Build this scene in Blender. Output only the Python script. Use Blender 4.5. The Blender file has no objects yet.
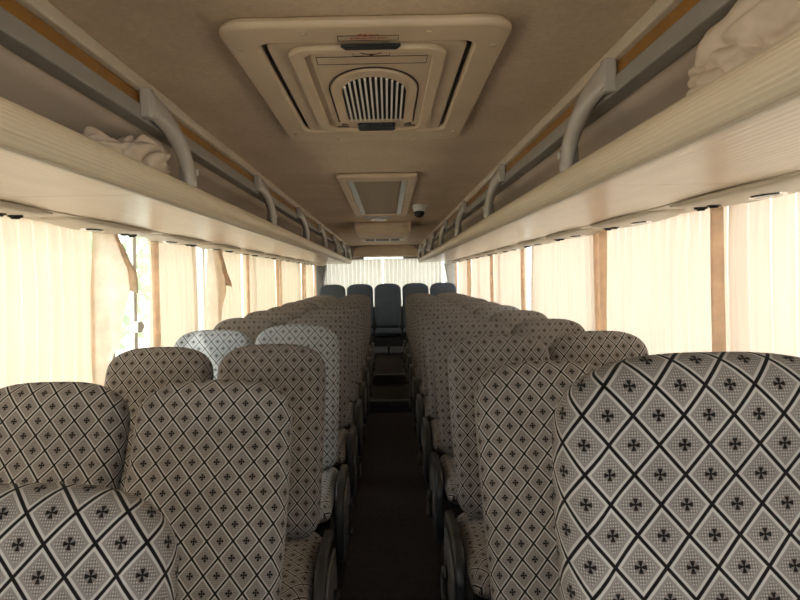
import bpy, bmesh, math, random
from mathutils import Vector, Matrix, noise
random.seed(7)
PI = math.pi
scene = bpy.context.scene
C = scene.collection

# ------------------------------------------------------------------ numbers
CAMX, CAMZ = 0.05, 1.52
WX = 1.282            # curtain plane
CEIL = 2.095
RAILX = 0.64
LIPX = 0.59
PLAT = 0.12          # seat platform height
FRONT, REAR = -2.6, 10.62
ORD = ['first', 'second', 'third', 'fourth', 'fifth', 'sixth', 'seventh', 'eighth', 'ninth', 'tenth',
       'eleventh', 'twelfth', 'thirteenth', 'fourteenth']
SIDE = {-1: 'left', 1: 'right'}

# ------------------------------------------------------------------ material helpers
class NT:
    def __init__(self, name):
        self.m = bpy.data.materials.new(name); self.m.use_nodes = True
        self.t = self.m.node_tree; self.t.nodes.clear()
        self.out = self.t.nodes.new('ShaderNodeOutputMaterial')
    def n(self, typ, **kw):
        nd = self.t.nodes.new(typ)
        for k, v in kw.items(): setattr(nd, k, v)
        return nd
    def l(self, a, b): self.t.links.new(a, b)
    def put(self, sock, v):
        if isinstance(v, (int, float)): sock.default_value = v
        elif isinstance(v, tuple): sock.default_value = v if len(v) == len(sock.default_value) else (*v, 1)
        else: self.l(v, sock)
    def math(self, op, a, b=None, c=None):
        nd = self.n('ShaderNodeMath', operation=op)
        self.put(nd.inputs[0], a)
        if b is not None: self.put(nd.inputs[1], b)
        if c is not None: self.put(nd.inputs[2], c)
        return nd.outputs[0]
    def mix(self, f, a, b):
        nd = self.n('ShaderNodeMix', data_type='RGBA')
        self.put(nd.inputs[0], f); self.put(nd.inputs[6], a); self.put(nd.inputs[7], b)
        return nd.outputs[2]
    def noise(self, scale, detail=3, rough=.5, vec=None, dim='3D'):
        nd = self.n('ShaderNodeTexNoise'); nd.inputs['Scale'].default_value = scale
        nd.inputs['Detail'].default_value = detail; nd.inputs['Roughness'].default_value = rough
        if vec is not None: self.l(vec, nd.inputs['Vector'])
        return nd.outputs['Fac']
    def obj(self): return self.n('ShaderNodeTexCoord').outputs['Object']
    def uv(self): return self.n('ShaderNodeTexCoord').outputs['UV']
    def ramp(self, f, a, b, lo=0., hi=1.):
        nd = self.n('ShaderNodeMapRange'); nd.inputs[1].default_value = a; nd.inputs[2].default_value = b
        nd.inputs[3].default_value = lo; nd.inputs[4].default_value = hi
        self.put(nd.inputs[0], f); return nd.outputs[0]
    def bump(self, h, strength=.2, dist=.01):
        nd = self.n('ShaderNodeBump'); nd.inputs['Strength'].default_value = strength
        nd.inputs['Distance'].default_value = dist; self.l(h, nd.inputs['Height']); return nd.outputs[0]
    def bsdf(self, col, rough=.6, metal=0., spec=.5, normal=None, **kw):
        b = self.n('ShaderNodeBsdfPrincipled')
        self.put(b.inputs['Base Color'], col); self.put(b.inputs['Roughness'], rough)
        b.inputs['Metallic'].default_value = metal; b.inputs['Specular IOR Level'].default_value = spec
        if normal is not None: self.l(normal, b.inputs['Normal'])
        for k, v in kw.items(): self.put(b.inputs[k], v)
        return b.outputs[0]
    def done(self, sh): self.l(sh, self.out.inputs['Surface']); return self.m

def plastic(name, col, rough=.5, var=.12, metal=0., scale=9., bump=0.):
    t = NT(name); o = t.obj()
    f = t.noise(scale, 4, .55, o)
    c = t.mix(t.ramp(f, .3, .7), tuple(x * (1 - var) for x in col), tuple(min(1, x * (1 + var)) for x in col))
    nrm = t.bump(t.noise(scale * 12, 2, .5, o), bump, .003) if bump else None
    return t.done(t.bsdf(c, rough, metal, normal=nrm))

def fabric(name, centre, mid, border, a=.067, b=.079):
    t = NT(name); uv = t.uv()
    s = t.n('ShaderNodeSeparateXYZ'); t.l(uv, s.inputs[0])
    U = t.math('DIVIDE', s.outputs[0], a); V = t.math('DIVIDE', s.outputs[1], b)
    p = t.math('SUBTRACT', t.math('FRACT', t.math('ADD', t.math('ADD', U, V), 100.0)), .5)
    q = t.math('SUBTRACT', t.math('FRACT', t.math('ADD', t.math('SUBTRACT', U, V), 100.0)), .5)
    m = t.math('MAXIMUM', t.math('ABSOLUTE', p), t.math('ABSOLUTE', q))
    lx = t.math('ABSOLUTE', t.math('MULTIPLY', t.math('ADD', p, q), a / 2))
    ly = t.math('ABSOLUTE', t.math('MULTIPLY', t.math('SUBTRACT', p, q), b / 2))
    mx = t.math('MAXIMUM', lx, ly); mn = t.math('MINIMUM', lx, ly)
    cross = t.math('MULTIPLY', t.math('LESS_THAN', mn, t.math('MULTIPLY_ADD', mx, .36, .0006)), t.math('LESS_THAN', mx, .0078))
    line = t.ramp(m, .446, .462)
    bord = t.math('MULTIPLY', t.ramp(m, .375, .39), t.math('SUBTRACT', 1, line))
    ring = t.math('MULTIPLY', t.ramp(m, .14, .16), t.ramp(m, .31, .29))
    dots = t.math('MULTIPLY', t.math('SINE', t.math('MULTIPLY', p, 2 * PI * 9.5)), t.math('SINE', t.math('MULTIPLY', q, 2 * PI * 9.5)))
    dots = t.math('MULTIPLY', ring, t.ramp(dots, .1, .5))
    o = t.obj()
    wear = t.ramp(t.noise(7, 3, .6, o), .25, .75, .86, 1.14)
    weave = t.math('MULTIPLY', t.math('SINE', t.math('MULTIPLY', s.outputs[0], 2 * PI / .0022)), t.math('SINE', t.math('MULTIPLY', s.outputs[1], 2 * PI / .0022)))
    c = t.mix(t.ramp(m, .29, .31), centre, mid)
    c = t.mix(bord, c, border)
    c = t.mix(t.math('MULTIPLY', dots, .85), c, border)
    c = t.mix(line, c, (.007, .006, .006))
    c = t.mix(cross, c, (.007, .006, .006))
    hsv = t.n('ShaderNodeMix', data_type='RGBA', blend_type='MULTIPLY'); hsv.inputs[0].default_value = 1
    t.l(c, hsv.inputs[6])
    cmb = t.n('ShaderNodeCombineColor')
    for i in range(3): t.l(wear, cmb.inputs[i])
    t.l(cmb.outputs[0], hsv.inputs[7])
    h = t.math('ADD', t.math('MULTIPLY', weave, .25), t.noise(500, 2, .6, o))
    return t.done(t.bsdf(hsv.outputs[2], .9, spec=.12, normal=t.bump(h, .25, .002), **{'Sheen Weight': .06, 'Sheen Roughness': .5}))

def curtain_mat(name, col, pleat_light=(.95, .90, .82), transl=.365):
    t = NT(name); uv = t.uv()
    s = t.n('ShaderNodeSeparateXYZ'); t.l(uv, s.inputs[0])
    f = t.math('FRACT', s.outputs[0])
    e = t.math('ABSOLUTE', t.math('SUBTRACT', f, .5))
    stripe = t.ramp(e, .462, .482)  # light between the pleats, put into the colour as paler, part-clear lines
    o = t.obj()
    st = t.n('ShaderNodeMapping'); st.inputs['Scale'].default_value = (1, 14, .5); t.l(o, st.inputs[0])
    band = t.ramp(t.noise(3, 3, .6, st.outputs[0]), .3, .7, 0, 1)
    c0 = t.mix(band, tuple(x * .9 for x in col), tuple(min(1, x * 1.05) for x in col))
    c = t.mix(stripe, c0, pleat_light)
    d = t.n('ShaderNodeBsdfDiffuse'); t.l(c, d.inputs[0])
    tr = t.n('ShaderNodeBsdfTranslucent'); t.l(c, tr.inputs[0])
    mx = t.n('ShaderNodeMixShader'); mx.inputs[0].default_value = transl
    t.l(d.outputs[0], mx.inputs[1]); t.l(tr.outputs[0], mx.inputs[2])
    tp = t.n('ShaderNodeBsdfTransparent')
    m2 = t.n('ShaderNodeMixShader'); t.l(t.math('MULTIPLY', stripe, .30), m2.inputs[0])
    t.l(mx.outputs[0], m2.inputs[1]); t.l(tp.outputs[0], m2.inputs[2])
    return t.done(m2.outputs[0])

def cloth_mat(name, col, transl=.15):
    t = NT(name); o = t.obj()
    c = t.mix(t.ramp(t.noise(14, 3, .6, o), .3, .7), tuple(x * .88 for x in col), tuple(min(1, x * 1.08) for x in col))
    d = t.n('ShaderNodeBsdfDiffuse'); t.l(c, d.inputs[0])
    tr = t.n('ShaderNodeBsdfTranslucent'); t.l(c, tr.inputs[0])
    mx = t.n('ShaderNodeMixShader'); mx.inputs[0].default_value = transl
    t.l(d.outputs[0], mx.inputs[1]); t.l(tr.outputs[0], mx.inputs[2])
    return t.done(mx.outputs[0])

def glass_mat(name, tint):
    t = NT(name)
    tp = t.n('ShaderNodeBsdfTransparent'); tp.inputs[0].default_value = (*tint, 1)
    gl = t.n('ShaderNodeBsdfGlossy'); gl.inputs['Roughness'].default_value = .03
    fr = t.n('ShaderNodeFresnel'); fr.inputs[0].default_value = 1.45
    geo = t.n('ShaderNodeNewGeometry')
    mx = t.n('ShaderNodeMixShader'); t.l(t.math('MULTIPLY', fr.outputs[0], t.math('SUBTRACT', 1, geo.outputs['Backfacing'])), mx.inputs[0])
    t.l(tp.outputs[0], mx.inputs[1]); t.l(gl.outputs[0], mx.inputs[2])
    return t.done(mx.outputs[0])

def vinyl_lines(name, col, period, axis, rough, depth=.35, var=.1):
    """vinyl with fine grooves running along the bus; axis 0 = x spacing, 2 = z spacing"""
    t = NT(name); o = t.obj()
    s = t.n('ShaderNodeSeparateXYZ'); t.l(o, s.inputs[0])
    w = t.math('SINE', t.math('MULTIPLY', s.outputs[axis], 2 * PI / period))
    st = t.n('ShaderNodeMapping'); st.inputs['Scale'].default_value = (6, 1.2, 6); t.l(o, st.inputs[0])
    f = t.ramp(t.noise(2.5, 4, .6, st.outputs[0]), .3, .7)
    c = t.mix(f, tuple(x * (1 - var) for x in col), tuple(min(1, x * (1 + var)) for x in col))
    c = t.mix(t.ramp(w, .75, 1, 0, .35), c, tuple(x * .75 for x in col))
    return t.done(t.bsdf(c, rough, normal=t.bump(t.math('ADD', w, t.math('MULTIPLY', t.noise(3, 2, .5, st.outputs[0]), .4)), depth, .002)))

M = {}
M['fabric'] = fabric('seat_fabric', (.155, .138, .130), (.21, .194, .187), (.41, .393, .382))
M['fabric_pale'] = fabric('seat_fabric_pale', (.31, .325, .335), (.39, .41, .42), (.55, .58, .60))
M['fabric_blue'] = fabric('seat_fabric_blue', (.085, .115, .165), (.115, .15, .205), (.18, .225, .29))
M['ceiling'] = None
t = NT('ceiling_felt'); o = t.obj()
f = t.ramp(t.noise(2.2, 5, .65, o), .3, .7); f2 = t.noise(60, 3, .7, o)
c = t.mix(f, (.64, .495, .35), (.77, .615, .45))
c = t.mix(t.ramp(f2, .35, .75, 0, .25), c, (.25, .19, .13))
M['ceiling'] = t.done(t.bsdf(c, .8, spec=.3, normal=t.bump(f2, .35, .004)))
M['rack_lip'] = vinyl_lines('rack_lip_ribbed', (.76, .64, .46), .0075, 2, .42, .25, .05)
M['rack_under'] = vinyl_lines('rack_underside_vinyl', (.72, .59, .44), .021, 0, .28, .15, .07)
M['rack_liner'] = plastic('rack_liner', (.62, .515, .41), .55, .08, scale=3)
M['rack_edge'] = plastic('rack_edge_strip', (.66, .58, .46), .4, .06)
M['hatch'] = plastic('hatch_plastic', (.68, .53, .37), .42, .08, scale=5, bump=.05)
M['hatch_in'] = plastic('hatch_inner_plastic', (.62, .485, .34), .45, .08, scale=5, bump=.05)
M['black'] = plastic('black_plastic', (.012, .012, .013), .5, .2)
M['dark'] = plastic('dark_grey_plastic', (.022, .023, .026), .42, .15)
M['dark_face'] = plastic('side_panel_face', (.10, .10, .103), .5, .15)
M['grey'] = plastic('warm_grey_plastic', (.36, .33, .29), .38, .08)
M['handle'] = plastic('grab_handle_plastic', (.50, .46, .41), .26, .06)
M['white'] = plastic('white_plastic', (.75, .73, .68), .4, .06)
M['silver'] = plastic('silver_metal', (.62, .60, .56), .28, .08, metal=1.)
M['chrome'] = plastic('chrome', (.8, .8, .8), .12, .03, metal=1.)
M['orange'] = plastic('orange_trim', (.33, .165, .035), .35, .12)
M['railgrey'] = plastic('rail_grey', (.34, .325, .30), .35, .08)
M['wall'] = plastic('wall_vinyl', (.50, .42, .31), .6, .08)
M['pillar'] = plastic('window_pillar', (.78, .75, .68), .45, .05)
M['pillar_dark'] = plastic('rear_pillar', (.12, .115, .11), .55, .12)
M['carpet'] = plastic('aisle_carpet', (.046, .043, .050), .9, .3, scale=25, bump=.4)
M['platform'] = plastic('platform_carpet', (.035, .032, .033), .9, .3, scale=25, bump=.4)
M['step_edge'] = plastic('step_edge_metal', (.09, .09, .09), .4, .1)
M['yellow'] = plastic('yellow_strap', (.42, .31, .04), .55, .15)
M['red_ink'] = plastic('red_ink', (.45, .06, .03), .6, .1)
M['paper'] = plastic('sticker_film', (.60, .47, .32), .4, .05)
M['brownline'] = plastic('dark_brown_ink', (.05, .03, .02), .6, .1)
M['lens'] = plastic('lamp_lens', (.80, .80, .78), .2, .03)
M['curtain_left'] = curtain_mat('curtain_cream', (.92, .765, .605))
M['curtain_right'] = curtain_mat('curtain_pale', (.93, .78, .645))
M['curtain_rear'] = curtain_mat('curtain_rear', (.70, .66, .57))
M['hem'] = cloth_mat('curtain_hem', (.90, .76, .62), .62)
M['flap'] = cloth_mat('curtain_flap', (.93, .79, .63), .42)
M['bundle'] = cloth_mat('bundle_cloth', (.82, .70, .58), .1)
M['glass'] = glass_mat('tinted_glass', (.95, .97, .95))
M['bark'] = plastic('bark', (.12, .08, .05), .9, .3)
t = NT('leaf'); f = t.noise(3, 2, .5, t.obj())
c = t.mix(f, (.34, .50, .30), (.50, .64, .42))
d = t.n('ShaderNodeBsdfDiffuse'); t.l(c, d.inputs[0]); tr = t.n('ShaderNodeBsdfTranslucent'); t.l(c, tr.inputs[0])
mx = t.n('ShaderNodeMixShader'); mx.inputs[0].default_value = .45; t.l(d.outputs[0], mx.inputs[1]); t.l(tr.outputs[0], mx.inputs[2])
M['leaf'] = t.done(mx.outputs[0])
M['ground'] = plastic('outside_concrete', (.46, .44, .40), .9, .15, scale=1)
# perforated grille
t = NT('perforated_grille'); s = t.n('ShaderNodeSeparateXYZ'); t.l(t.obj(), s.inputs[0])
w = t.math('MULTIPLY', t.math('SINE', t.math('MULTIPLY', s.outputs[0], 2 * PI / .014)), t.math('SINE', t.math('MULTIPLY', s.outputs[1], 2 * PI / .02)))
c = t.mix(t.ramp(w, .0, .4), (.46, .36, .25), (.16, .12, .08))
M['grille'] = t.done(t.bsdf(c, .55))

# ------------------------------------------------------------------ mesh helpers
def link(name, bm, mats, parent=None, smooth=True, bevel=0, seg=2, angle=40):
    me = bpy.data.meshes.new(name)
    if not isinstance(mats, (list, tuple)): mats = [mats]
    bmesh.ops.recalc_face_normals(bm, faces=bm.faces) if not getattr(bm, 'keep', False) else None
    bm.to_mesh(me); bm.free()
    for m in mats: me.materials.append(m)
    o = bpy.data.objects.new(name, me); C.objects.link(o)
    if parent is not None: o.parent = parent
    if smooth:
        for p in me.polygons: p.use_smooth = True
    if bevel:
        b = o.modifiers.new('bevel', 'BEVEL'); b.width = bevel; b.segments = seg; b.limit_method = 'ANGLE'; b.angle_limit = math.radians(angle)
        b.harden_normals = False
    if smooth and bevel:
        w = o.modifiers.new('wn', 'WEIGHTED_NORMAL'); w.keep_sharp = True
    return o

def tag(o, label=None, cat=None, group=None, kind=None):
    if label: o['label'] = label
    if cat: o['category'] = cat
    if group: o['group'] = group
    if kind: o['kind'] = kind
    return o

def empty(name, loc=(0, 0, 0), rz=0.):
    o = bpy.data.objects.new(name, None); C.objects.link(o)
    o.location = loc; o.rotation_euler = (0, 0, rz); o.empty_display_size = .1
    return o

def copy_tree(o, parent=None):
    c = o.copy(); C.objects.link(c)
    if parent is not None: c.parent = parent
    for ch in list(o.children): copy_tree(ch, c)
    return c

def bx(bm, x0, x1, y0, y1, z0, z1, mi=0):
    v = [bm.verts.new(p) for p in ((x0, y0, z0), (x1, y0, z0), (x1, y1, z0), (x0, y1, z0), (x0, y0, z1), (x1, y0, z1), (x1, y1, z1), (x0, y1, z1))]
    for f in ((0, 3, 2, 1), (4, 5, 6, 7), (0, 1, 5, 4), (1, 2, 6, 5), (2, 3, 7, 6), (3, 0, 4, 7)):
        fc = bm.faces.new([v[i] for i in f]); fc.material_index = mi

def box(*a, mi=0):
    bm = bmesh.new(); bx(bm, *a, mi=mi); return bm

def prism_y(bm, prof, y0, y1, close=True, mi=0):
    """profile of (x,z) swept along y"""
    a = [bm.verts.new((x, y0, z)) for x, z in prof]; b = [bm.verts.new((x, y1, z)) for x, z in prof]
    n = len(prof)
    for i in range(n if close else n - 1):
        j = (i + 1) % n
        bm.faces.new((a[i], a[j], b[j], b[i])).material_index = mi
    if close:
        bm.faces.new(a[::-1]).material_index = mi; bm.faces.new(b).material_index = mi

def prism(bm, pts, d, mi=0):
    """closed polygon of Vectors extruded by vector d"""
    a = [bm.verts.new(p) for p in pts]; b = [bm.verts.new(Vector(p) + Vector(d)) for p in pts]
    n = len(pts)
    for i in range(n):
        j = (i + 1) % n
        bm.faces.new((a[i], a[j], b[j], b[i])).material_index = mi
    bm.faces.new(a[::-1]).material_index = mi; bm.faces.new(b).material_index = mi

def ring_prism(bm, outer, inner, d, mi=0):
    """a closed ring (two outlines with the same count) extruded by d"""
    n = len(outer); d = Vector(d)
    o0 = [bm.verts.new(p) for p in outer]; i0 = [bm.verts.new(p) for p in inner]
    o1 = [bm.verts.new(Vector(p) + d) for p in outer]; i1 = [bm.verts.new(Vector(p) + d) for p in inner]
    for k in range(n):
        j = (k + 1) % n
        for q in ((o0[k], o0[j], i0[j], i0[k]), (o1[k], i1[k], i1[j], o1[j]), (o0[k], o1[k], o1[j], o0[j]), (i0[k], i0[j], i1[j], i1[k])):
            bm.faces.new(q).material_index = mi

def rrect(cx, cy, hx, hy, r, z, n=6):
    pts = []
    for sx, sy, a0 in ((1, 1, 0), (-1, 1, PI / 2), (-1, -1, PI), (1, -1, 1.5 * PI)):
        for k in range(n + 1):
            a = a0 + k / n * PI / 2
            pts.append((cx + sx * (hx - r) + r * math.cos(a), cy + sy * (hy - r) + r * math.sin(a), z))
    return pts

def tube(bm, path, ra, rb=None, n=12, side=Vector((1, 0, 0)), caps=True, mi=0):
    """elliptical tube: ra half width along `side`, rb across it; either may be a list"""
    path = [Vector(p) for p in path]; rings = []
    for i, p in enumerate(path):
        tg = (path[min(i + 1, len(path) - 1)] - path[max(i - 1, 0)]).normalized()
        s = (side - tg * side.dot(tg)).normalized(); u = tg.cross(s)
        a = ra[i] if isinstance(ra, list) else ra
        b = a if rb is None else (rb[i] if isinstance(rb, list) else rb)
        rings.append([bm.verts.new(p + s * a * math.cos(2 * PI * k / n) + u * b * math.sin(2 * PI * k / n)) for k in range(n)])
    for r0, r1 in zip(rings, rings[1:]):
        for k in range(n):
            bm.faces.new((r0[k], r0[(k + 1) % n], r1[(k + 1) % n], r1[k])).material_index = mi
    if caps:
        bm.faces.new(rings[0][::-1]).material_index = mi; bm.faces.new(rings[-1]).material_index = mi

def disc(bm, c, axis, r, h, n=20, rx=None, mi=0):
    """cylinder on centre c with given axis ('x','y','z'), radius r, length h; rx other radius"""
    rx = rx or r; c = Vector(c)
    ax = {'x': (Vector((0, 1, 0)), Vector((0, 0, 1)), Vector((1, 0, 0))), 'y': (Vector((1, 0, 0)), Vector((0, 0, 1)), Vector((0, 1, 0))),
          'z': (Vector((1, 0, 0)), Vector((0, 1, 0)), Vector((0, 0, 1)))}[axis]
    pts = [c + ax[0] * r * math.cos(2 * PI * k / n) + ax[1] * rx * math.sin(2 * PI * k / n) - ax[2] * h / 2 for k in range(n)]
    prism(bm, pts, ax[2] * h, mi)

def loft(bm, rings, mi=0):
    """closed rings (index 0 = front centre, seam at n/2); writes metric UVs"""
    uvl = bm.loops.layers.uv.verify(); n = len(rings[0]); h = n // 2
    vs = [[bm.verts.new(p) for p in r] for r in rings]
    vv = [0.]
    for a, b in zip(rings, rings[1:]): vv.append(vv[-1] + (Vector(b[0]) - Vector(a[0])).length)
    us = []
    for r in rings:
        r = [Vector(p) for p in r]; pos = [0.]; neg = [0.]
        for i in range(h): pos.append(pos[-1] + (r[i + 1] - r[i]).length)
        for i in range(h): neg.append(neg[-1] - (r[(n - i) % n] - r[n - i - 1]).length)
        us.append((pos, neg))
    for k in range(len(rings) - 1):
        for i in range(n):
            j = (i + 1) % n
            f = bm.faces.new((vs[k][i], vs[k][j], vs[k + 1][j], vs[k + 1][i])); f.material_index = mi
            def u(kk, ii, end):
                if i < h: return us[kk][0][i + (1 if end else 0)]
                return us[kk][1][n - i - (1 if end else 0)]
            for lp, (kk, e) in zip(f.loops, ((k, 0), (k, 1), (k + 1, 1), (k + 1, 0))):
                lp[uvl].uv = (u(kk, 0, e), vv[kk])
    for r, v0 in ((vs[0][::-1], vv[0]), (vs[-1], vv[-1])):
        f = bm.faces.new(r)
        for lp in f.loops: lp[uvl].uv = (lp.vert.co.x, v0)

# ------------------------------------------------------------------ seats
BL = .76; BW = .226; BD = .062
def backrest_bm():
    rings = []; N = 60
    ts = [0, .004, .012, .03, .055, .09] + [.13 + .055 * k for k in range(10)]
    ts += [BL - .13 + .13 * math.sin(k / 13 * PI / 2) for k in range(0, 14)]
    ts = sorted(set(round(x, 5) for x in ts)); ts[-1] = BL - .0002
    for tt in ts:
        w = BW * (.93 + .07 * math.sin(min(1, tt / .5) * PI / 2))
        d = BD
        tau = (tt - (BL - .128)) / .128
        if tau > 0: w *= max(0, 1 - tau ** 2.6) ** (1 / 2.8) * .985 + .015
        td = (tt - (BL - .10)) / .10
        if td > 0: d *= max(0, 1 - td ** 2.2) ** .5 * .97 + .03
        tb = (.07 - tt) / .07
        if tb > 0: w *= max(0, 1 - .0 * tb - (tb ** 2.5) * .28); d *= max(.05, 1 - tb ** 2.5)
        yc = -.020 * math.sin(PI * min(1, tt / .55)) + .0 - .028 * max(0, (tt - .5) / .29) ** 1.5
        r = []
        for k in range(N):
            a = 2 * PI * k / N
            ca, sa = math.cos(a), math.sin(a)           # a = 0 front centre
            x = w * math.copysign(abs(sa) ** (2 / 3.4), sa); y = -d * math.copysign(abs(ca) ** (2 / 2.6), ca)
            if ca > 0:
                wing = math.exp(-((abs(x) / max(w, .001) - .86) / .13) ** 2) * (d / BD)
                y -= .014 * wing * (1 if tau < 0 else max(0, 1 - tau))
            r.append((x, y + yc, tt))
        rings.append(r)
    bm = bmesh.new(); loft(bm, rings); return bm

def cushion_bm():
    rings = []; N = 44
    ys = [.06, .05, .03] + [-.02 - .06 * k for k in range(7)] + [-.43, -.455, -.47, -.478, -.48]
    for y in ys:
        w = .222; h = .062
        tau = (-.38 - y) / .10
        if tau > 0: h *= max(.04, (1 - min(1, tau) ** 2.2)) ** .5; w *= .93 + .07 * (1 - tau ** 3)
        r = []
        for k in range(N):
            a = 2 * PI * k / N; ca, sa = math.cos(a), math.sin(a)
            x = w * math.copysign(abs(sa) ** (2 / 4), sa); z = h * math.copysign(abs(ca) ** (2 / 2.8), ca)
            if ca > 0: z += .010 * math.exp(-((abs(x) / w - .85) / .14) ** 2)
            r.append((x, y, (.345) + z + .015 * max(0, -y / .48)))
        rings.append(r)
    bm = bmesh.new(); loft(bm, rings); return bm

def side_panel_prof(r_top=.10):
    # D-shaped outline in (y,z): round at front top, straight at rear
    pts = []
    for k in range(13):
        a = PI / 2 + k / 12 * PI / 2 * 1.0
        pts.append((-.22 + .15 * math.cos(a), .40 + .14 * math.sin(a)))
    for k in range(9):
        a = PI + k / 8 * PI / 2
        pts.append((-.27 + .10 * math.cos(a), .28 + .12 * math.sin(a)))
    pts += [(-.02, .16), (.04, .20), (.06, .30), (.05, .44), (.0, .53)]
    return pts

def make_seat(kind, fab, aisle=0, recline=20, extra=0.):
    """origin at the rear of the cushion on the seat platform; faces -y.  aisle = side of the aisle (+1/-1) or 0"""
    root = empty('bus_seat')
    cu = link('cushion', cushion_bm(), fab, root); cu.location.z = extra
    bk = link('backrest', backrest_bm(), fab, root); bk.location = (0, .0, .405 + extra); bk.rotation_euler.x = -math.radians(recline)
    bm = bmesh.new()
    bx(bm, -.20, .20, -.40, .04, .24 + extra, .285 + extra)
    if aisle: bx(bm, -.02 * 1 + aisle * .14, .02 + aisle * .14, -.34, -.02, .012, .25 + extra); bx(bm, aisle * .14 - .035, aisle * .14 + .035, -.38, .03, 0, .014)
    else: bx(bm, -.02, .02, -.34, -.02, .012, .25 + extra); bx(bm, -.035, .035, -.38, .03, 0, .014)
    link('pedestal', bm, M['dark'], root, smooth=False)
    if aisle:
        prof = [(y, z - .09) for y, z in side_panel_prof()]; x0 = aisle * .232; x1 = aisle * .272
        bm = bmesh.new(); prism(bm, [Vector((x0, y, z + extra)) for y, z in prof], (x1 - x0, 0, 0))
        sp = link('side_panel', bm, M['dark'], root, bevel=.012, seg=3)
        cy = sum(p[0] for p in prof) / len(prof); cz = sum(p[1] for p in prof) / len(prof)
        inn = [(cy + (y - cy) * .74, cz + (z - cz) * .74 + extra) for y, z in prof]
        bm = bmesh.new(); prism(bm, [Vector((x1 - aisle * .002, y, z)) for y, z in inn], (aisle * .010, 0, 0))
        link('panel_face', bm, M['dark_face'], sp, bevel=.004)
        bm = bmesh.new()
        disc(bm, (x1 + aisle * .017, -.14, .25 + extra), 'x', .030, .022)
        tube(bm, [(x1 + aisle * .022, -.14, .25 + extra), (x1 + aisle * .026, -.22, .22 + extra), (x1 + aisle * .026, -.285, .20 + extra)], .012, .007, 8)
        link('recline_lever', bm, M['black'], sp)
        bm = bmesh.new(); bx(bm, aisle * .252 - .013, aisle * .252 + .013, .055, .060, .22 + extra, .405 + extra)
        bx(bm, min(aisle * .19, aisle * .265), max(aisle * .19, aisle * .265), .045, .070, .235 + extra, .255 + extra)
        link('yellow_strap', bm, M['yellow'], root, smooth=False)
    return root

protos = {}
def place_seat(x, y, z, aisle, fab, recline, label, group, extra=0.):
    key = (aisle, fab, extra)
    if key not in protos:
        protos[key] = o = make_seat('seat', M[fab], aisle, recline, extra)
    else:
        o = copy_tree(protos[key])
    o.location = (x, y, z)
    for ch in o.children:
        if ch.name.startswith('backrest'): ch.rotation_euler.x = -math.radians(recline)
    tag(o, label, 'bus seat', group)
    return o

GRP = 'seats in rows along the aisle'
NR = 11
LY = [.56, 1.42, 2.22, 3.0] + [2.98 + .8 * k - 2.4 for k in range(4, NR)]
RY = [.78 + .8 * k for k in range(NR)]
rec_l = [24, 25, 21, 12, 18, 14, 17, 13, 18, 15, 16]; rec_lw = [20, 24, 23, 22, 17, 16, 18, 15, 17, 16, 16]
rec_r = [6, 20, 19, 18, 20, 18, 17, 19, 17, 18, 16]; rec_rw = [20, 19, 18, 19, 17, 18, 19, 17, 18, 16, 17]
for k in range(NR):
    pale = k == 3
    nm = ORD[k]
    lab = {0: 'diamond-patterned aisle seat lowest at the bottom left corner, a rounded top closest to the camera',
           3: 'pale blue-white diamond-patterned aisle seat, fourth row left of the aisle'}.get(k, f'diamond-patterned grey-brown aisle seat, {nm} row left of the aisle, counted from the camera')
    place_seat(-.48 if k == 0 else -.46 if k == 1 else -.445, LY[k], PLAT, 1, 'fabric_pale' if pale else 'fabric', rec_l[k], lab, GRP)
    if k > 0:
        lab = {3: 'pale blue-white diamond-patterned window seat, fourth row beside the left curtains'}.get(k, f'diamond-patterned grey-brown window seat, {nm} row beside the left curtains, counted from the camera')
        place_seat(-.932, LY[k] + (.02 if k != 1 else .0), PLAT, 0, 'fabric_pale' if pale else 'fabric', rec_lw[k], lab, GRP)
    lab = {0: 'big upright diamond-patterned seat filling the bottom right corner, closest row to the camera'}.get(k, f'diamond-patterned grey-brown aisle seat, {nm} row right of the aisle, counted from the camera')
    place_seat(.51 if k == 0 else .535, RY[k], PLAT, -1, 'fabric', rec_r[k], lab, GRP, .12 if k == 0 else 0.)
    if k > 0:
        place_seat(.992, RY[k] + .06, PLAT, 0, 'fabric', rec_rw[k], f'diamond-patterned grey-brown window seat, {nm} row beside the right curtains, counted from the camera', GRP)
places = ['by the left wall', 'second from the left', 'in the middle, facing down the aisle', 'second from the right', 'by the right wall']
for k in range(5):
    place_seat(.04 + (k - 2) * .475, 9.86, .25, 0, 'fabric_blue', 9, f'dark blue-grey seat of the back row, {places[k]}', 'seats of the back row')

# ------------------------------------------------------------------ setting
def struct(name, bm, m, **kw):
    o = link(name, bm, m, **kw); o['kind'] = 'structure'; return o
PL, PR = -.20, .30
bm = bmesh.new(); bx(bm, -1.3, 1.3, FRONT, REAR + .05, -.1, 0); struct('floor', bm, M['carpet'], smooth=False)
bm = bmesh.new()
bx(bm, -1.28, PL, -.6, 9.3, 0, PLAT); bx(bm, PR, 1.28, -.6, 9.3, 0, PLAT)
struct('floor_platform', bm, M['platform'], smooth=False)
bm = bmesh.new(); bx(bm, PL, PR, 6.5, 9.3, 0, .135); bx(bm, PL, PR, 7.55, 9.3, .135, .25); bx(bm, -1.28, 1.28, 9.3, REAR, 0, .25)
struct('floor_steps', bm, M['platform'], smooth=False)
bm = bmesh.new()
for y, z in ((6.5, .135), (7.55, .25)): bx(bm, PL + .01, PR - .01, y - .012, y + .03, z - .012, z + .004)
struct('trim_1', bm, M['step_edge'], smooth=False)
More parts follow.
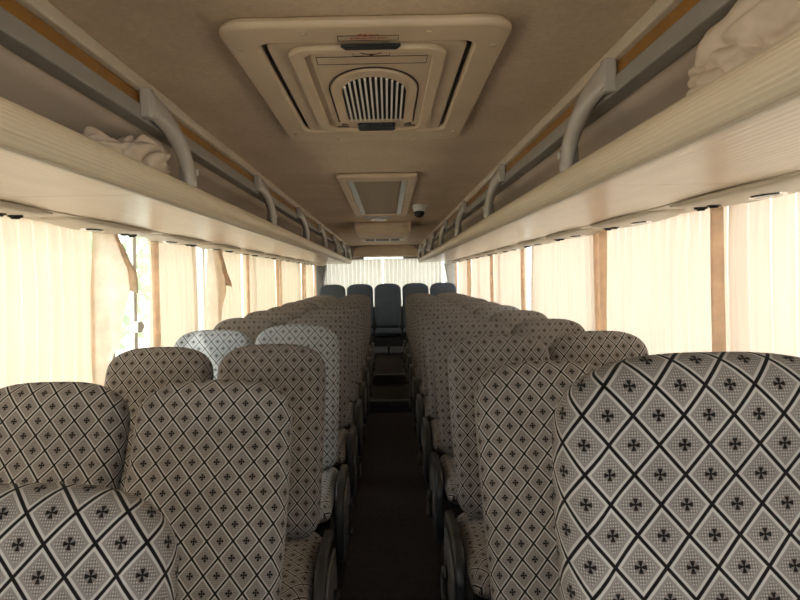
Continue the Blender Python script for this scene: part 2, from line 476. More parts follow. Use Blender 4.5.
# ceiling: three felt panels with seams, roof over them
bm = bmesh.new()
for y0, y1 in ((FRONT, 3.55), (3.558, 6.55), (6.558, REAR)): bx(bm, -.68, .68, y0, y1, CEIL, CEIL + .03)
struct('ceiling', bm, M['ceiling'], smooth=False)
bm = bmesh.new(); bx(bm, -1.36, 1.36, FRONT, REAR + .06, CEIL + .03, CEIL + .12); struct('roof', bm, M['white'], smooth=False)
n_trim = 2
for s in (-1, 1):
    nm = SIDE[s]
    bm = bmesh.new(); bx(bm, min(s * 1.27, s * 1.36), max(s * 1.27, s * 1.36), FRONT, REAR, -.1, .86)
    bx(bm, min(s * 1.30, s * 1.36), max(s * 1.30, s * 1.36), FRONT, REAR, 1.84, CEIL + .03)
    struct('wall_' + nm, bm, M['wall'], smooth=False)
    # rails at the ceiling edge: pale moulding, orange insert, grey lower rail
    for z0, z1, off, mt in ((CEIL - .036, CEIL, -.012, 'rack_edge'), (CEIL - .074, CEIL - .036, .004, 'orange'), (CEIL - .118, CEIL - .074, -.006, 'railgrey')):
        x0, x1 = s * (RAILX + off), s * (RAILX + .045)
        struct(f'trim_{n_trim}', box(min(x0, x1), max(x0, x1), FRONT, REAR - .05, z0, z1), M[mt], smooth=True, bevel=.006); n_trim += 1
# rear wall with its window
bm = bmesh.new()
bx(bm, -1.3, 1.3, REAR, REAR + .06, 1.88, CEIL + .03)
bx(bm, -1.3, -1.1, REAR, REAR + .06, 1.0, 1.88); bx(bm, 1.1, 1.3, REAR, REAR + .06, 1.0, 1.88)
struct('wall_rear', bm, M['rack_liner'], smooth=False)
struct(f'trim_{n_trim}', box(-1.3, 1.3, REAR, REAR + .06, -.1, 1.0), M['platform'], smooth=False); n_trim += 1
struct('window_1', box(-1.1, 1.1, REAR + .02, REAR + .028, 1.0, 1.88), M['glass'], smooth=False)
# front end: bulkhead under the open windscreen
bm = bmesh.new(); bx(bm, -1.36, 1.36, FRONT - .06, FRONT, -.1, .65); bx(bm, -1.36, 1.36, FRONT - .06, FRONT, 2.03, CEIL + .1)
bx(bm, -1.36, -1.22, FRONT - .06, FRONT, .6, CEIL); bx(bm, 1.22, 1.36, FRONT - .06, FRONT, .6, CEIL)
struct('wall_front', bm, M['wall'], smooth=False)
# side windows: pillars, sill, top rail, panes
wn = 3
struct('window_2', box(-1.22, 1.22, FRONT - .034, FRONT - .028, .65, 2.03), M['glass'], smooth=False)
for s in (-1, 1):
    ys = [-.02 + 1.42 * k for k in range(-1, 9)] if s < 0 else [.62 + 1.42 * k for k in range(-2, 8)]
    bm = bmesh.new()
    for y in ys[:-1]:
        bx(bm, min(s * 1.29, s * 1.35), max(s * 1.29, s * 1.35), y - .022, y + .022, .86, 1.84)
    bx(bm, min(s * 1.29, s * 1.35), max(s * 1.29, s * 1.35), FRONT, REAR, .84, .90); bx(bm, min(s * 1.29, s * 1.35), max(s * 1.29, s * 1.35), FRONT, REAR, 1.80, 1.86)
    struct(f'trim_{n_trim}', bm, M['pillar'], smooth=False, bevel=.006); n_trim += 1
    for a, b in zip(ys, ys[1:]):
        a = max(a + .022, FRONT); b = min(b - .022, REAR)
        if b <= a: continue
        struct(f'window_{wn}', box(min(s * 1.318, s * 1.324), max(s * 1.318, s * 1.324), a, b, .90, 1.80), M['glass'], smooth=False); wn += 1
# sliding sash frame and latch by the gap in the left curtains
bm = bmesh.new(); bx(bm, -1.315, -1.29, 3.06, 3.10, .9, 1.8); bx(bm, -1.315, -1.29, 3.10, 3.9, .90, .93); bx(bm, -1.315, -1.29, 3.10, 3.9, 1.77, 1.80)
bx(bm, -1.315, -1.29, 3.90, 3.94, .9, 1.8)
sash = tag(link('window_sash', bm, M['white'], bevel=.005), 'narrow beige sliding window sash seen through the gap in the left curtains', 'window sash')
bm = bmesh.new(); bx(bm, -1.29, -1.266, 3.05, 3.11, 1.25, 1.31); bx(bm, -1.285, -1.268, 3.11, 3.13, 1.265, 1.295)
link('latch', bm, M['white'], sash, bevel=.006)
# dark pillars in the rear corners
for s in (-1, 1):
    bm = bmesh.new(); prism_y(bm, [(s * 1.27, .36), (s * 1.27, 1.76), (s * 1.06, 1.76), (s * 1.11, 1.45), (s * 1.09, .36)], 10.33, 10.60)
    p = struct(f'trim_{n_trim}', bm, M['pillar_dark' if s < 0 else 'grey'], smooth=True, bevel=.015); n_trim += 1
# rear header over the window with a rounded cover
hd = empty('rear_header', (.0, 10.3, 1.888)); tag(hd, 'rounded beige header panel above the rear window', 'header panel')
bm = bmesh.new()
out = []
for k in range(17):
    a = PI - k / 16 * PI
    out.append(Vector((.02 + .58 * math.copysign(abs(math.cos(a)) ** .45, math.cos(a)), .04, .215 * abs(math.sin(a)) ** .6 - .0)))
prism(bm, out, (0, .26, 0)); link('cover', bm, M['hatch_in'], hd, bevel=.012)
bm = bmesh.new()
inn = [(p.x * .0 + .02 + (p.x - .02) * .48, p.z * .84 + .008) for p in out]
prism(bm, [Vector((x, .032, z)) for x, z in inn], (0, .02, 0)); link('access_lid', bm, M['hatch_in'], hd, bevel=.006)
bm = bmesh.new(); bx(bm, -1.1, -.38, 10.5, REAR, 1.845, 1.885); bx(bm, .33, 1.1, 10.5, REAR, 1.845, 1.885)
struct(f'trim_{n_trim}', bm, M['grey'], smooth=False); n_trim += 1

# ------------------------------------------------------------------ luggage racks
RY0, RY1 = -1.2, 10.12
for s in (-1, 1):
    nm = SIDE[s]
    rk = empty('luggage_rack', (0, 0, 1.762)); tag(rk, f'long beige luggage rack with ribbed lip along the {nm} wall, above the window curtains', 'luggage rack', 'luggage racks')
    lip = [(.612, -.001), (.598, .003), (.586, .012), (.578, .028), (.576, .046), (.580, .060), (.588, .070), (.598, .075), (.614, .073), (.625, .060), (.625, .006)]
    bm = bmesh.new(); prism_y(bm, [(s * x, z) for x, z in lip], RY0, RY1); link('ribbed_lip', bm, M['rack_lip'], rk)
    bm = bmesh.new(); bx(bm, min(s * .612, s * .632), max(s * .612, s * .632), RY0, RY1, -.006, .006); link('edge_strip', bm, M['rack_edge'], rk, bevel=.004)
    bm = bmesh.new()
    y = RY0
    while y < RY1 - .05:
        y2 = min(y + 1.405, RY1)
        bx(bm, min(s * .628, s * 1.06), max(s * .628, s * 1.06), y + .002, y2 - .002, .0, .03); y = y2
    link('underside', bm, M['rack_under'], rk, smooth=False)
    bm = bmesh.new(); bx(bm, min(s * 1.064, s * 1.285), max(s * 1.064, s * 1.285), RY0, RY1, -.004, .03); link('duct', bm, M['rack_edge'], rk, smooth=False)
    bm = bmesh.new()
    prism_y(bm, [(s * .60, .055), (s * 1.10, .055), (s * 1.06, .085), (s * .98, .135), (s * .86, .19), (s * .76, .215), (s * .68, .222), (s * .68, .285), (s * .9, .325), (s * 1.2, .315), (s * 1.30, .21), (s * 1.30, .03), (s * .60, .03)], RY0, RY1)
    link('liner', bm, M['rack_liner'], rk)

def grab_handle():
    root = empty('grab_handle')
    # from the ceiling rail (z top) curving back and down to the lip; built for the right side (x > 0)
    zt, zb, dy = CEIL - .072, 1.838, .25
    path, ra, rb = [], [], []
    for k in range(22):
        f = k / 21
        a = f * PI / 2
        path.append((RAILX - .020 - .026 * f, -.03 + (dy + .03) * math.sin(a) ** 1.1, zb - .01 + (zt - zb + .01) * math.cos(a) ** .9))
        ra.append(.019 + .004 * math.sin(PI * f)); rb.append(.042 - .012 * min(1, f * 1.6) ** .8)
    bm = bmesh.new(); tube(bm, path, ra, rb, 16); h = link('arc', bm, M['handle'], root)
    bm = bmesh.new(); bx(bm, RAILX - .034, RAILX - .0, -.035, .0, zt - .043, zt + .043); link('rail_foot', bm, M['handle'], root, bevel=.008, seg=3)
    bm = bmesh.new(); bx(bm, LIPX + .0, LIPX + .04, dy - .02, dy + .05, zb - .012, zb + .07); f = link('lip_foot', bm, M['grey'], root, bevel=.014, seg=3)
    bm = bmesh.new(); disc(bm, (LIPX - .004, dy + .034, zb + .044), 'x', .012, .012); link('screw_cap', bm, M['white'], f, bevel=.003)
    return root
gp = None
for s in (-1, 1):
    for k in range(7):
        if gp is None: gp = g = grab_handle()
        else: g = copy_tree(gp)
        g.location = (0, (1.66 if s < 0 else 1.50) + 1.39 * k, 0)
        g.scale = (s, 1, 1)
        tag(g, f'{ORD[k]} curved grey grab handle above the {SIDE[s]} rack, counted from the camera', 'grab handle', 'grab handles over the racks')

def service_unit():
    root = empty('reading_light_panel')
    L = .37; n = 20; bm = bmesh.new()
    up, dn = [], []
    for k in range(n + 1):
        y = -L + 2 * L * k / n; f = 1 - abs(y / L) ** 3.2
        up.append((-.085 - .0 * f, y)); dn.append(f)
    # lens-shaped body: deep in the middle, running out at both ends
    rings = []
    for k in range(n + 1):
        y = -L + 2 * L * k / n; f = max(.03, (1 - abs(y / L) ** 2.6)) ** .7
        w = .095 * (.55 + .45 * f); d = .022 * f + .004
        r = []
        for q in range(13):
            a = PI + q / 12 * PI
            r.append((w * math.copysign(abs(math.cos(a)) ** .6, math.cos(a)), y, -d * abs(math.sin(a)) ** .6))
        rings.append([bm.verts.new(p) for p in r])
    for a, b in zip(rings, rings[1:]):
        for i in range(12): bm.faces.new((a[i], a[i + 1], b[i + 1], b[i]))
    for a, b in zip(rings, rings[1:]): bm.faces.new((a[0], b[0], b[12], a[12]))
    bm.faces.new(rings[0]); bm.faces.new(rings[-1][::-1])
    link('body', bm, M['rack_edge'], root)
    bm = bmesh.new()
    o = [Vector((.038 * math.cos(2 * PI * k / 24), -.10 + .062 * math.sin(2 * PI * k / 24), -.030)) for k in range(24)]
    i = [Vector((.028 * math.cos(2 * PI * k / 24), -.10 + .050 * math.sin(2 * PI * k / 24), -.030)) for k in range(24)]
    ring_prism(bm, o, i, (0, 0, .014)); lr = link('lamp_ring', bm, M['chrome'], root)
    bm = bmesh.new(); prism(bm, i, (0, 0, .012)); link('lens', bm, M['lens'], lr)
    for y in (.14, .22):
        bm = bmesh.new(); disc(bm, (-.02, y, -.022), 'z', .021, .012, rx=.024); disc(bm, (-.02, y, -.030), 'z', .014, .006)
        link('air_nozzle', bm, M['black'], root, bevel=.003)
    return root
sp = None
for s in (-1, 1):
    for k in range(12):
        y = (.78 if s < 0 else .93) + .835 * k
        if sp is None: sp = u = service_unit()
        else: u = copy_tree(sp)
        u.location = (s * 1.145, y, 1.759)
        u.scale = (s, 1, 1)
        tag(u, f'{ORD[k]} beige reading light panel under the {SIDE[s]} rack, counted from the camera', 'reading light panel', 'reading light panels under the racks')

# ------------------------------------------------------------------ roof hatch
HX, HY0, HY1 = .010, 1.265, 2.34
HC = (HY0 + HY1) / 2; HH = (HY1 - HY0) / 2; HW = .335
hatch = empty('roof_hatch', (HX, HC, CEIL)); tag(hatch, 'big square beige roof hatch with a striped round-topped grille, set in the ceiling', 'roof hatch')
bm = bmesh.new(); ring_prism(bm, rrect(0, -.0, HW, HH, .065, 0), rrect(0, -.03, HW - .080, HH - .125, .04, 0), (0, 0, -.026)); link('frame', bm, M['hatch'], hatch, bevel=.014, seg=3)
bm = bmesh.new(); prism(bm, [Vector(p) for p in rrect(0, .015, HW - .082, HH - .127, .04, 0)], (0, 0, -.008)); link('recess', bm, M['black'], hatch, smooth=False)
bm = bmesh.new(); prism(bm, [Vector(p) for p in rrect(0, .015, HW - .094, HH - .130, .04, -.004)], (0, 0, -.018)); pan = link('panel', bm, M['hatch_in'], hatch, bevel=.008, seg=3)
bm = bmesh.new(); ring_prism(bm, rrect(0, -.0, .195, .385, .06, -.020), rrect(0, .005, .158, .365, .045, -.020), (0, 0, -.016)); link('raised_rim', bm, M['hatch'], hatch, bevel=.007, seg=3)
bm = bmesh.new(); prism(bm, [Vector(p) for p in rrect(0, .012, .150, .352, .04, -.018)], (0, 0, -.014)); plate = link('plate', bm, M['hatch_in'], hatch, bevel=.004)
# grille: round towards the camera, flat at the far end
GC, GR, GF = -.06, .092, .28
def dome(r, z, fl, k2=1.42):
    pts = [Vector((r * math.cos(a), GC + (r * k2) * math.sin(a), z)) for a in [PI + PI * k / 28 for k in range(29)]]
    return pts + [Vector((r, GC + fl, z)), Vector((-r, GC + fl, z))]
g = empty('grille'); g.parent = hatch
bm = bmesh.new(); ring_prism(bm, dome(.130, -.031, .335), dome(.126, -.031, .331), (0, 0, -.003)); link('outline', bm, M['brownline'], g, smooth=False)
bm = bmesh.new(); prism(bm, dome(.124, -.030, .329), (0, 0, -.010)); link('bezel', bm, M['hatch'], g, bevel=.004)
bm = bmesh.new(); prism(bm, dome(GR, -.0398, GF), (0, 0, -.001)); link('opening', bm, M['black'], g, smooth=False)
bm = bmesh.new()
for k in range(12):
    x = -GR + (k + .75) * 2 * GR / 12.5
    yy = GC - GR * 1.42 * math.sqrt(max(0, 1 - (x / GR) ** 2))
    bx(bm, x - .0030, x + .0030, yy, GC + GF, -.046, -.0405)
link('slats', bm, M['white'], g, smooth=False)
bm = bmesh.new(); prism(bm, [Vector(p) for p in rrect(0, .322, .066, .036, .014, -.031)], (0, 0, -.016)); bx(bm, -.016, .016, .277, .290, -.044, -.031)
link('latch', bm, M['dark'], hatch, bevel=.005)
bm = bmesh.new(); prism(bm, [Vector((-.070, -.388, -.030)), Vector((.070, -.388, -.030)), Vector((.060, -.368, -.030)), Vector((-.060, -.368, -.030))], (0, 0, -.0075)); link('hand_slot', bm, M['black'], hatch, smooth=False)
def outline_rect(bm, x0, x1, y0, y1, z, w=.0012):
    for a in ((x0, x1, y0, y0 + w), (x0, x1, y1 - w, y1), (x0, x0 + w, y0, y1), (x1 - w, x1, y0, y1)): bx(bm, *a, z - .0006, z + .0006)
st = link('warning_sticker', box(-.075, .065, -.425, -.397, -.0268, -.0215), M['paper'], hatch, smooth=False)
bm = bmesh.new(); outline_rect(bm, -.075, .065, -.425, -.397, -.0270); outline_rect(bm, -.045, .045, -.352, -.318, -.0324); outline_rect(bm, -.138, .138, -.315, -.265, -.0324)
link('printed_outline', bm, M['brownline'], hatch, smooth=False)
bm = bmesh.new()
path = [(-.032 + .064 * k / 10, -.343 + .016 * math.sin(PI * k / 10), -.0324) for k in range(11)]
tube(bm, path, .0012, .0012, 6); disc(bm, (.0, -.326, -.0324), 'z', .005, .002)
link('arrow_mark', bm, M['brownline'], hatch, smooth=False)
def text(body, size, loc, mat, parent):
    cu = bpy.data.curves.new('lettering', 'FONT'); cu.body = body; cu.size = size; cu.align_x = 'CENTER'; cu.extrude = .0003
    tmp = bpy.data.objects.new('lettering', cu); C.objects.link(tmp); bpy.context.view_layer.update()
    me = bpy.data.meshes.new_from_object(tmp.evaluated_get(bpy.context.evaluated_depsgraph_get()))
    bpy.data.objects.remove(tmp); me.materials.clear(); me.materials.append(mat)
    o = bpy.data.objects.new('lettering', me); C.objects.link(o)
    o.parent = parent; o.location = loc; o.rotation_euler = (PI, 0, 0)
    return o
text('紧急出口', .0125, (-.005, -.4225, -.0272), M['red_ink'], st)
text('EMERGENCY EXIT', .0105, (-.005, -.407, -.0272), M['red_ink'], st)
for sx in (-1, 1):
    bm = bmesh.new(); prism(bm, [Vector((sx * .122, .300, -.0322)), Vector((sx * .098, .312, -.0322)), Vector((sx * .122, .322, -.0322))], (0, 0, -.0012))
    for q in range(3): bx(bm, min(sx * .138, sx * .098), max(sx * .138, sx * .098), .330 + .009 * q, .332 + .009 * q, -.0334, -.0322)
    link('direction_mark', bm, M['brownline'], hatch, smooth=False)
for (x, y) in ((-.30, -.42), (.30, -.42), (-.14, -.50), (.14, -.50), (-.30, .40), (.30, .40), (-.15, .49), (.15, .49)):
    bm = bmesh.new(); disc(bm, (x, y, -.027), 'z', .009, .005, 14); link('screw', bm, M['hatch_in'], hatch, bevel=.002)

for ch in hatch.children:
    if not ch.name.startswith(('frame', 'screw')): ch.location.y -= .045
    if ch.name.startswith(('plate', 'grille', 'latch', 'hand_slot', 'warning', 'printed', 'arrow', 'direction')): ch.location.x += .010; ch.location.y -= .018

# ------------------------------------------------------------------ ceiling return grille and other ceiling fittings
vent = empty('ceiling_vent', (0, 4.18, CEIL)); tag(vent, 'rectangular air return with brown perforated mesh, in the ceiling behind the hatch', 'air vent')
bm = bmesh.new(); ring_prism(bm, [(-.225, -1, 0), (.225, -1, 0), (.225, 1, 0), (-.225, 1, 0)], [(-.175, -.86, 0), (.175, -.86, 0), (.175, .96, 0), (-.175, .96, 0)], (0, 0, -.03)); link('frame', bm, M['hatch'], vent, bevel=.010)
link('mesh_panel', box(-.135, .135, -.86, .96, -.016, -.002), M['grille'], vent, smooth=False)
for sx in (-1, 1): link('side_bar', box(sx * .156 - .018, sx * .156 + .018, -.86, .96, -.024, -.002), M['silver'], vent, bevel=.006)
lamp = empty('dome_light', (-.03, 5.42, CEIL)); tag(lamp, 'small oval silver dome light on the ceiling behind the air return', 'ceiling light')
bm = bmesh.new(); prism(bm, [Vector((.13 * math.cos(2 * PI * k / 28), .11 * math.sin(2 * PI * k / 28), 0)) for k in range(28)], (0, 0, -.022)); link('bezel', bm, M['silver'], lamp, bevel=.006)
bm = bmesh.new(); prism(bm, [Vector((.075 * math.cos(2 * PI * k / 28), .075 * math.sin(2 * PI * k / 28), -.02)) for k in range(28)], (0, 0, -.024)); link('lens', bm, M['lens'], lamp, bevel=.008)
cam_th = empty('security_camera', (.31, 4.65, CEIL)); tag(cam_th, 'small white dome security camera with dark lens, on the ceiling beside the air return', 'security camera')
bm = bmesh.new()
tube(bm, [(0, 0, 0), (0, 0, -.025), (0, 0, -.04), (0, 0, -.06)], [.055, .055, .05, .044], None, 20); link('housing', bm, M['white'], cam_th, bevel=.004)
bm = bmesh.new(); bmesh.ops.create_uvsphere(bm, u_segments=20, v_segments=12, radius=.043)
for v in bm.verts: v.co.z -= .062; v.co.y -= .004
link('lens_dome', bm, M['black'], cam_th)
bm = bmesh.new(); bx(bm, .04, .075, -.015, .015, -.018, 0); link('cable_cover', bm, M['white'], cam_th, bevel=.004)
unit = empty('air_conditioner_unit', (0, 6.05, CEIL)); tag(unit, 'beige box with a slotted outlet hanging from the ceiling ahead of the rear window', 'air conditioner')
bm = bmesh.new(); prism(bm, [Vector(p) for p in ((-.29, 0, 0), (-.29, 0, -.055), (-.27, .06, -.115), (-.27, .95, -.145), (-.29, 1.0, 0))], (.56, 0, 0)); link('housing', bm, M['hatch'], unit, bevel=.012)
for x0, x1 in ((-.20, -.10), (-.08, .07), (.09, .19)):
    bm = bmesh.new(); bx(bm, x0, x1, .60, .80, -.149, -.12); link('outlet_slot', bm, M['dark'], unit, smooth=False)
bm = bmesh.new(); bx(bm, -.25, .23, .55, .86, -.142, -.12); link('outlet_plate', bm, M['rack_edge'], unit, bevel=.004)
link('bracket', box(.265, .30, -.02, .05, -.11, -.0), M['hatch_in'], unit, bevel=.006)

# ------------------------------------------------------------------ curtains
def pleat(y, lam, amp, z, seed):
    wob = 1 + .18 * noise.noise(Vector((y * 2.1, seed, 0)))
    a = abs(math.sin(PI * y / lam + .25 * noise.noise(Vector((y * 1.3, z * .8, seed)))))
    loose = .012 * noise.noise(Vector((y * 3.0, z * 1.6, seed + 9)))
    return amp * (a ** .7) * wob + loose

def curtain(s, y0, y1, mat, label, group, lam=.09, z0=.885, z1=1.77, near='', far='', seed=0., name='curtain'):
    """hanging pleated curtain along a side wall; near/far say how its two ends are finished"""
    ny = max(6, int((y1 - y0) / lam * 8)); nz = 14
    bm = bmesh.new(); uvl = bm.loops.layers.uv.verify()
    grid = []
    for i in range(ny + 1):
        y = y0 + (y1 - y0) * i / ny; row = []
        for j in range(nz + 1):
            z = z0 + (z1 - z0) * j / nz
            sway = .02 * noise.noise(Vector((y * .9, z * 1.1, seed + 3))) * (z1 - z)
            off = pleat(y, lam, .026, z, seed) * (1 - .55 * (j / nz) ** 6)
            row.append(bm.verts.new((s * (WX - .008 - off), y + sway, z)))
        grid.append(row)
    for i in range(ny):
        for j in range(nz):
            f = bm.faces.new((grid[i][j], grid[i + 1][j], grid[i + 1][j + 1], grid[i][j + 1]))
            for lp, (a, b) in zip(f.loops, ((i, j), (i + 1, j), (i + 1, j + 1), (i, j + 1))):
                y = y0 + (y1 - y0) * a / ny; z = z0 + (z1 - z0) * b / nz
                lp[uvl].uv = (y / lam + .25 * noise.noise(Vector((y * 1.3, z * .8, seed))) / PI, z)
    root = tag(link(name, bm, mat), label, 'curtain', group)
    def hem(ye, direction, w):
        b = bmesh.new(); rows = []
        for i in range(7):
            f = i / 6; r = []
            for j in range(11):
                z = z0 + (z1 - z0) * j / 10
                y = ye + direction * w * (f - .15) + .012 * noise.noise(Vector((z * 2, seed, 5)))
                r.append(b.verts.new((s * (WX - .045 - .028 * math.sin(PI * f) - .006 * noise.noise(Vector((f * 3, z * 2, seed)))), y, z)))
            rows.append(r)
        for i in range(6):
            for j in range(10): b.faces.new((rows[i][j], rows[i + 1][j], rows[i + 1][j + 1], rows[i][j + 1]))
        o = link('hem', b, M['hem'], root); o['label'] = 'darker brown turned hem of the curtain'
        so = o.modifiers.new('thick', 'SOLIDIFY'); so.thickness = .004
    def flap(prof, ya, bulge, tilt=.05):
        """turned-in corner: prof gives (z, free edge y); the other edge is sewn at ya(z)"""
        b = bmesh.new(); rows = []; n = 26
        zs = [z0 + (z1 - z0) * k / n for k in range(n + 1)]
        def pe(z):
            for (za, a), (zb, c) in zip(prof, prof[1:]):
                if za <= z <= zb:
                    f = (z - za) / (zb - za); f = f * f * (3 - 2 * f); return a + (c - a) * f
            return prof[-1][1] if z > prof[-1][0] else prof[0][1]
        for z in zs:
            r = []; e = pe(z); a = ya(z)
            for i in range(9):
                f = i / 8
                r.append(b.verts.new((s * (WX - .035 - bulge * math.sin(PI * f * .85) - tilt * f * (1 if z > 1.2 else .5) + .01 * math.sin(f * 9 + z * 6)), a + (e - a) * f, z)))
            rows.append(r)
        for i in range(n):
            for j in range(8): b.faces.new((rows[i][j], rows[i][j + 1], rows[i + 1][j + 1], rows[i + 1][j]))
        o = link('turned_edge', b, M['flap'], root)
        b = bmesh.new(); rows = []
        for i in range(9):          # doubled corner hanging over the top of the turned edge
            f = i / 8; z = 1.765 - .27 * f; e = pe(z) + .004; r = []
            for j in range(7):
                g_ = j / 6; y = e - (e - (ya(1.7) + .05 + .16 * f)) * (1 - g_) * (1 - f * .75)
                r.append(b.verts.new((s * (WX - .062 - bulge * .9 - .012 * math.sin(g_ * 5 + f * 3) - tilt * .9 * g_), y, z - .03 * g_)))
            rows.append(r)
        for i in range(8):
            for j in range(6): b.faces.new((rows[i][j], rows[i][j + 1], rows[i + 1][j + 1], rows[i + 1][j]))
        o = link('folded_corner', b, M['hem'], root); o['label'] = 'brown folded corner of the curtain'
        so = o.modifiers.new('thick', 'SOLIDIFY'); so.thickness = .004
    for end, ye, d in ((near, y0, 1), (far, y1, -1)):
        if end == 'hem': hem(ye, d, .062)
        elif end == 'thin': hem(ye, d, .05)
        elif end == 'flap_out':      # first left curtain: the free edge swings out over the gap
            flap([(.70, 2.58), (1.05, 2.60), (1.30, 2.66), (1.50, 2.75), (1.58, 2.75), (1.67, 2.68), (1.77, 2.60)], lambda z: 2.535, .03)
        elif end == 'flap_over':     # folded back over its own curtain
            flap([(.70, ye + .02), (1.10, ye + .02), (1.30, ye + .08), (1.45, ye + .20), (1.52, ye + .20), (1.62, ye + .10), (1.77, ye + .03)], lambda z: ye - .12, .03, .03)
    return root

GC_ = 'curtains along the side windows'
curtain(-1, -.55, 2.55, M['curtain_left'], 'cream pleated curtain on the left, its brown edge turned out beside the open window gap', GC_, far='flap_out', seed=1.)
curtain(-1, 3.17, 4.00, M['curtain_left'], 'short cream curtain behind the open window gap, left side, brown hem at its edge', GC_, near='hem', seed=2., lam=.085)
curtain(-1, 4.26, 5.20, M['curtain_left'], 'cream curtain with a brown corner folded back at its top, third along the left', GC_, near='flap_over', seed=3., lam=.085)
curtain(-1, 5.26, 6.72, M['curtain_left'], 'cream curtain with a narrow hem, fourth from the camera along the left windows', GC_, near='thin', far='thin', seed=4., lam=.085)
curtain(-1, 6.84, 8.70, M['curtain_left'], 'cream curtain, fifth from the camera along the left windows', GC_, near='hem', far='hem', seed=5., lam=.085)
curtain(-1, 8.86, 10.2, M['curtain_left'], 'cream curtain at the rear end of the left windows', GC_, near='hem', far='thin', seed=6., lam=.085)
curtain(1, -.55, 2.10, M['curtain_right'], 'pale pleated curtain closest to the camera on the right, ending in a brown hem', GC_, far='hem', seed=11., lam=.115)
curtain(1, 2.12, 3.20, M['curtain_right'], 'pale pleated curtain between two brown hems, second along the right windows', GC_, far='hem', seed=12.)
curtain(1, 3.24, 4.88, M['curtain_right'], 'pale pleated curtain, third along the right windows, ending at a thin bright gap', GC_, near='thin', seed=13., lam=.085)
curtain(1, 5.04, 6.60, M['curtain_right'], 'pale curtain behind the thin bright gap, fourth along the right windows', GC_, near='thin', far='hem', seed=14., lam=.085)
curtain(1, 6.64, 8.35, M['curtain_right'], 'pale curtain, fifth along the right windows', GC_, far='hem', seed=15., lam=.085)
curtain(1, 8.50, 10.0, M['curtain_right'], 'pale curtain at the rear end of the right windows', GC_, near='hem', far='hem', seed=16., lam=.085)

def rear_curtain(x0, x1, label, seed):
    bm = bmesh.new(); uvl = bm.loops.layers.uv.verify(); lam = .075
    nx = int((x1 - x0) / lam * 7); nz = 8; z0, z1 = .98, 1.855; g = []
    for i in range(nx + 1):
        x = x0 + (x1 - x0) * i / nx
        g.append([bm.verts.new((x, REAR - .03 - pleat(x, lam, .028, z0 + (z1 - z0) * j / nz, seed), z0 + (z1 - z0) * j / nz)) for j in range(nz + 1)])
    for i in range(nx):
        for j in range(nz):
            f = bm.faces.new((g[i][j], g[i + 1][j], g[i + 1][j + 1], g[i][j + 1]))
            for lp, (a, b) in zip(f.loops, ((i, j), (i + 1, j), (i + 1, j + 1), (i, j + 1))):
                lp[uvl].uv = ((x0 + (x1 - x0) * a / nx) / lam, z0 + (z1 - z0) * b / nz)
    r = tag(link('curtain', bm, M['curtain_rear']), label, 'curtain', 'curtains of the rear window')
    r.data.name = 'rear_curtain'
rear_curtain(-1.09, -.05, 'off-white pleated curtain over the left half of the rear window', 21.)
rear_curtain(-.03, 1.03, 'off-white pleated curtain over the right half of the rear window', 22.)

# ------------------------------------------------------------------ cloth bundles on the racks
def bundle(loc, sc, rot, label, seed):
    bm = bmesh.new(); bmesh.ops.create_icosphere(bm, subdivisions=6, radius=1)
    for v in bm.verts:
        p = v.co.copy()
        q = Vector((p.x * .9, p.y * 1.1, p.z * 1.2)) * 1.25 + Vector((seed, seed * .7, 0))
        warp = Vector((noise.noise(q * .9 + Vector((5, 0, 0))), noise.noise(q * .9 + Vector((0, 7, 0))), noise.noise(q * .9 + Vector((0, 0, 9))))) * .8
        r = q + warp
        fold = (1 - abs(noise.noise(r * .95))) ** 2.2 * .24 - (1 - abs(noise.noise(r * .9 + Vector((3, 3, 3))))) ** 7 * .26 - (1 - abs(noise.noise(r * 1.8 + Vector((6, 1, 3))))) ** 6 * .15 + .10 * noise.noise(r * 1.5)
        big = .30 * noise.noise(q * .8 + Vector((11, 2, 4)))
        k = .78 + fold + big
        v.co = p * k
        if v.co.z < -.55: v.co.z = -.55 + (v.co.z + .55) * .08
        v.co = Vector((v.co.x * sc[0], v.co.y * sc[1], (v.co.z + .56) * sc[2]))
    o = tag(link('cloth_bundle', bm, M['bundle']), label, 'cloth'); o.location = loc; o.rotation_euler = (0, 0, rot)
    return o
bundle((-.70, 1.72, 1.803), (.09, .28, .10), 0, 'crumpled beige cloth lying on the left luggage rack beside the first grab handle', 2.3)
bundle((.70, .93, 1.803), (.10, .27, .12), 0, 'crumpled pinkish beige cloth piled on the right luggage rack near the top right corner', 8.1)

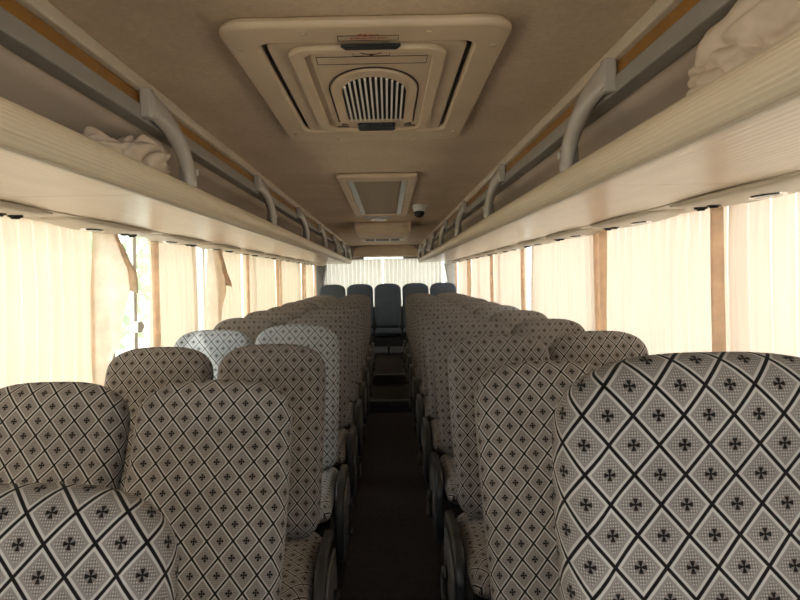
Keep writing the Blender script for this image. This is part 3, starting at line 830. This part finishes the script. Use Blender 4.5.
# ------------------------------------------------------------------ outside: ground and a few trees seen through the curtain gaps
bm = bmesh.new(); bx(bm, -60, 60, -60, 60, -1.25, -1.15)
struct('ground_outside', bm, M['ground'], smooth=False)
def tree(x, y, h, r, label, seed):
    root = empty('garden_tree', (x, y, -1.15)); tag(root, label, 'tree', 'trees outside the windows')
    bm = bmesh.new(); tube(bm, [(0, 0, 0), (.03, .02, h * .3), (-.02, .04, h * .6)], [.11, .085, .05], None, 10); link('trunk', bm, M['bark'], root)
    rnd = random.Random(seed); bm = bmesh.new()
    for _ in range(1000):
        d = Vector((rnd.gauss(0, 1), rnd.gauss(0, 1), rnd.gauss(0, 1))).normalized() * (rnd.random() ** .4)
        c = Vector((d.x * r, d.y * r, h * .62 + d.z * h * .42)); a = Vector((rnd.gauss(0, 1), rnd.gauss(0, 1), rnd.gauss(0, 1))).normalized()
        b = a.orthogonal().normalized(); L = .13 + .08 * rnd.random()
        bm.faces.new([bm.verts.new(c + v) for v in (-a * L, b * L * .45, a * L, -b * L * .45)])
    link('crown', bm, M['leaf'], root, smooth=False)
tree(-5.2, 7.2, 4.6, 1.7, 'green leafy tree outside, seen through the gap in the left curtains', 1)
tree(-6.0, 10.6, 5.0, 1.9, 'green leafy tree outside the left windows, behind the first tree', 2)

# ------------------------------------------------------------------ light
w = bpy.data.worlds.new('sky'); scene.world = w; w.use_nodes = True
nt = w.node_tree; nt.nodes.clear()
bg = nt.nodes.new('ShaderNodeBackground'); ou = nt.nodes.new('ShaderNodeOutputWorld')
bg.inputs[0].default_value = (.97, .98, 1.0, 1); bg.inputs[1].default_value = 3.1
nt.links.new(bg.outputs[0], ou.inputs[0])
sd = bpy.data.lights.new('sun', 'SUN'); sd.energy = 2.3; sd.angle = .02; sd.color = (1, .93, .80)
so = bpy.data.objects.new('sun', sd); C.objects.link(so)
so.rotation_euler = Vector((.55, .36, -.90)).to_track_quat('-Z', 'Y').to_euler()

# ------------------------------------------------------------------ camera
cd = bpy.data.cameras.new('camera'); cam = bpy.data.objects.new('camera', cd); C.objects.link(cam)
cd.sensor_width = 36; cd.lens = 580 / 800 * 36; cd.clip_start = .05
cd.shift_x = 12 / 800; cd.shift_y = -23 / 800
cam.matrix_world = Matrix.Translation((CAMX, 0, CAMZ)) @ Matrix.Rotation(PI / 2, 4, 'X') @ Matrix.Rotation(math.radians(-1.1), 4, 'Z')
scene.camera = cam
scene.view_settings.view_transform = 'Standard'; scene.view_settings.look = 'None'
scene.view_settings.gamma = 1; scene.view_settings.use_curve_mapping = False
scene.view_settings.exposure = 0.66
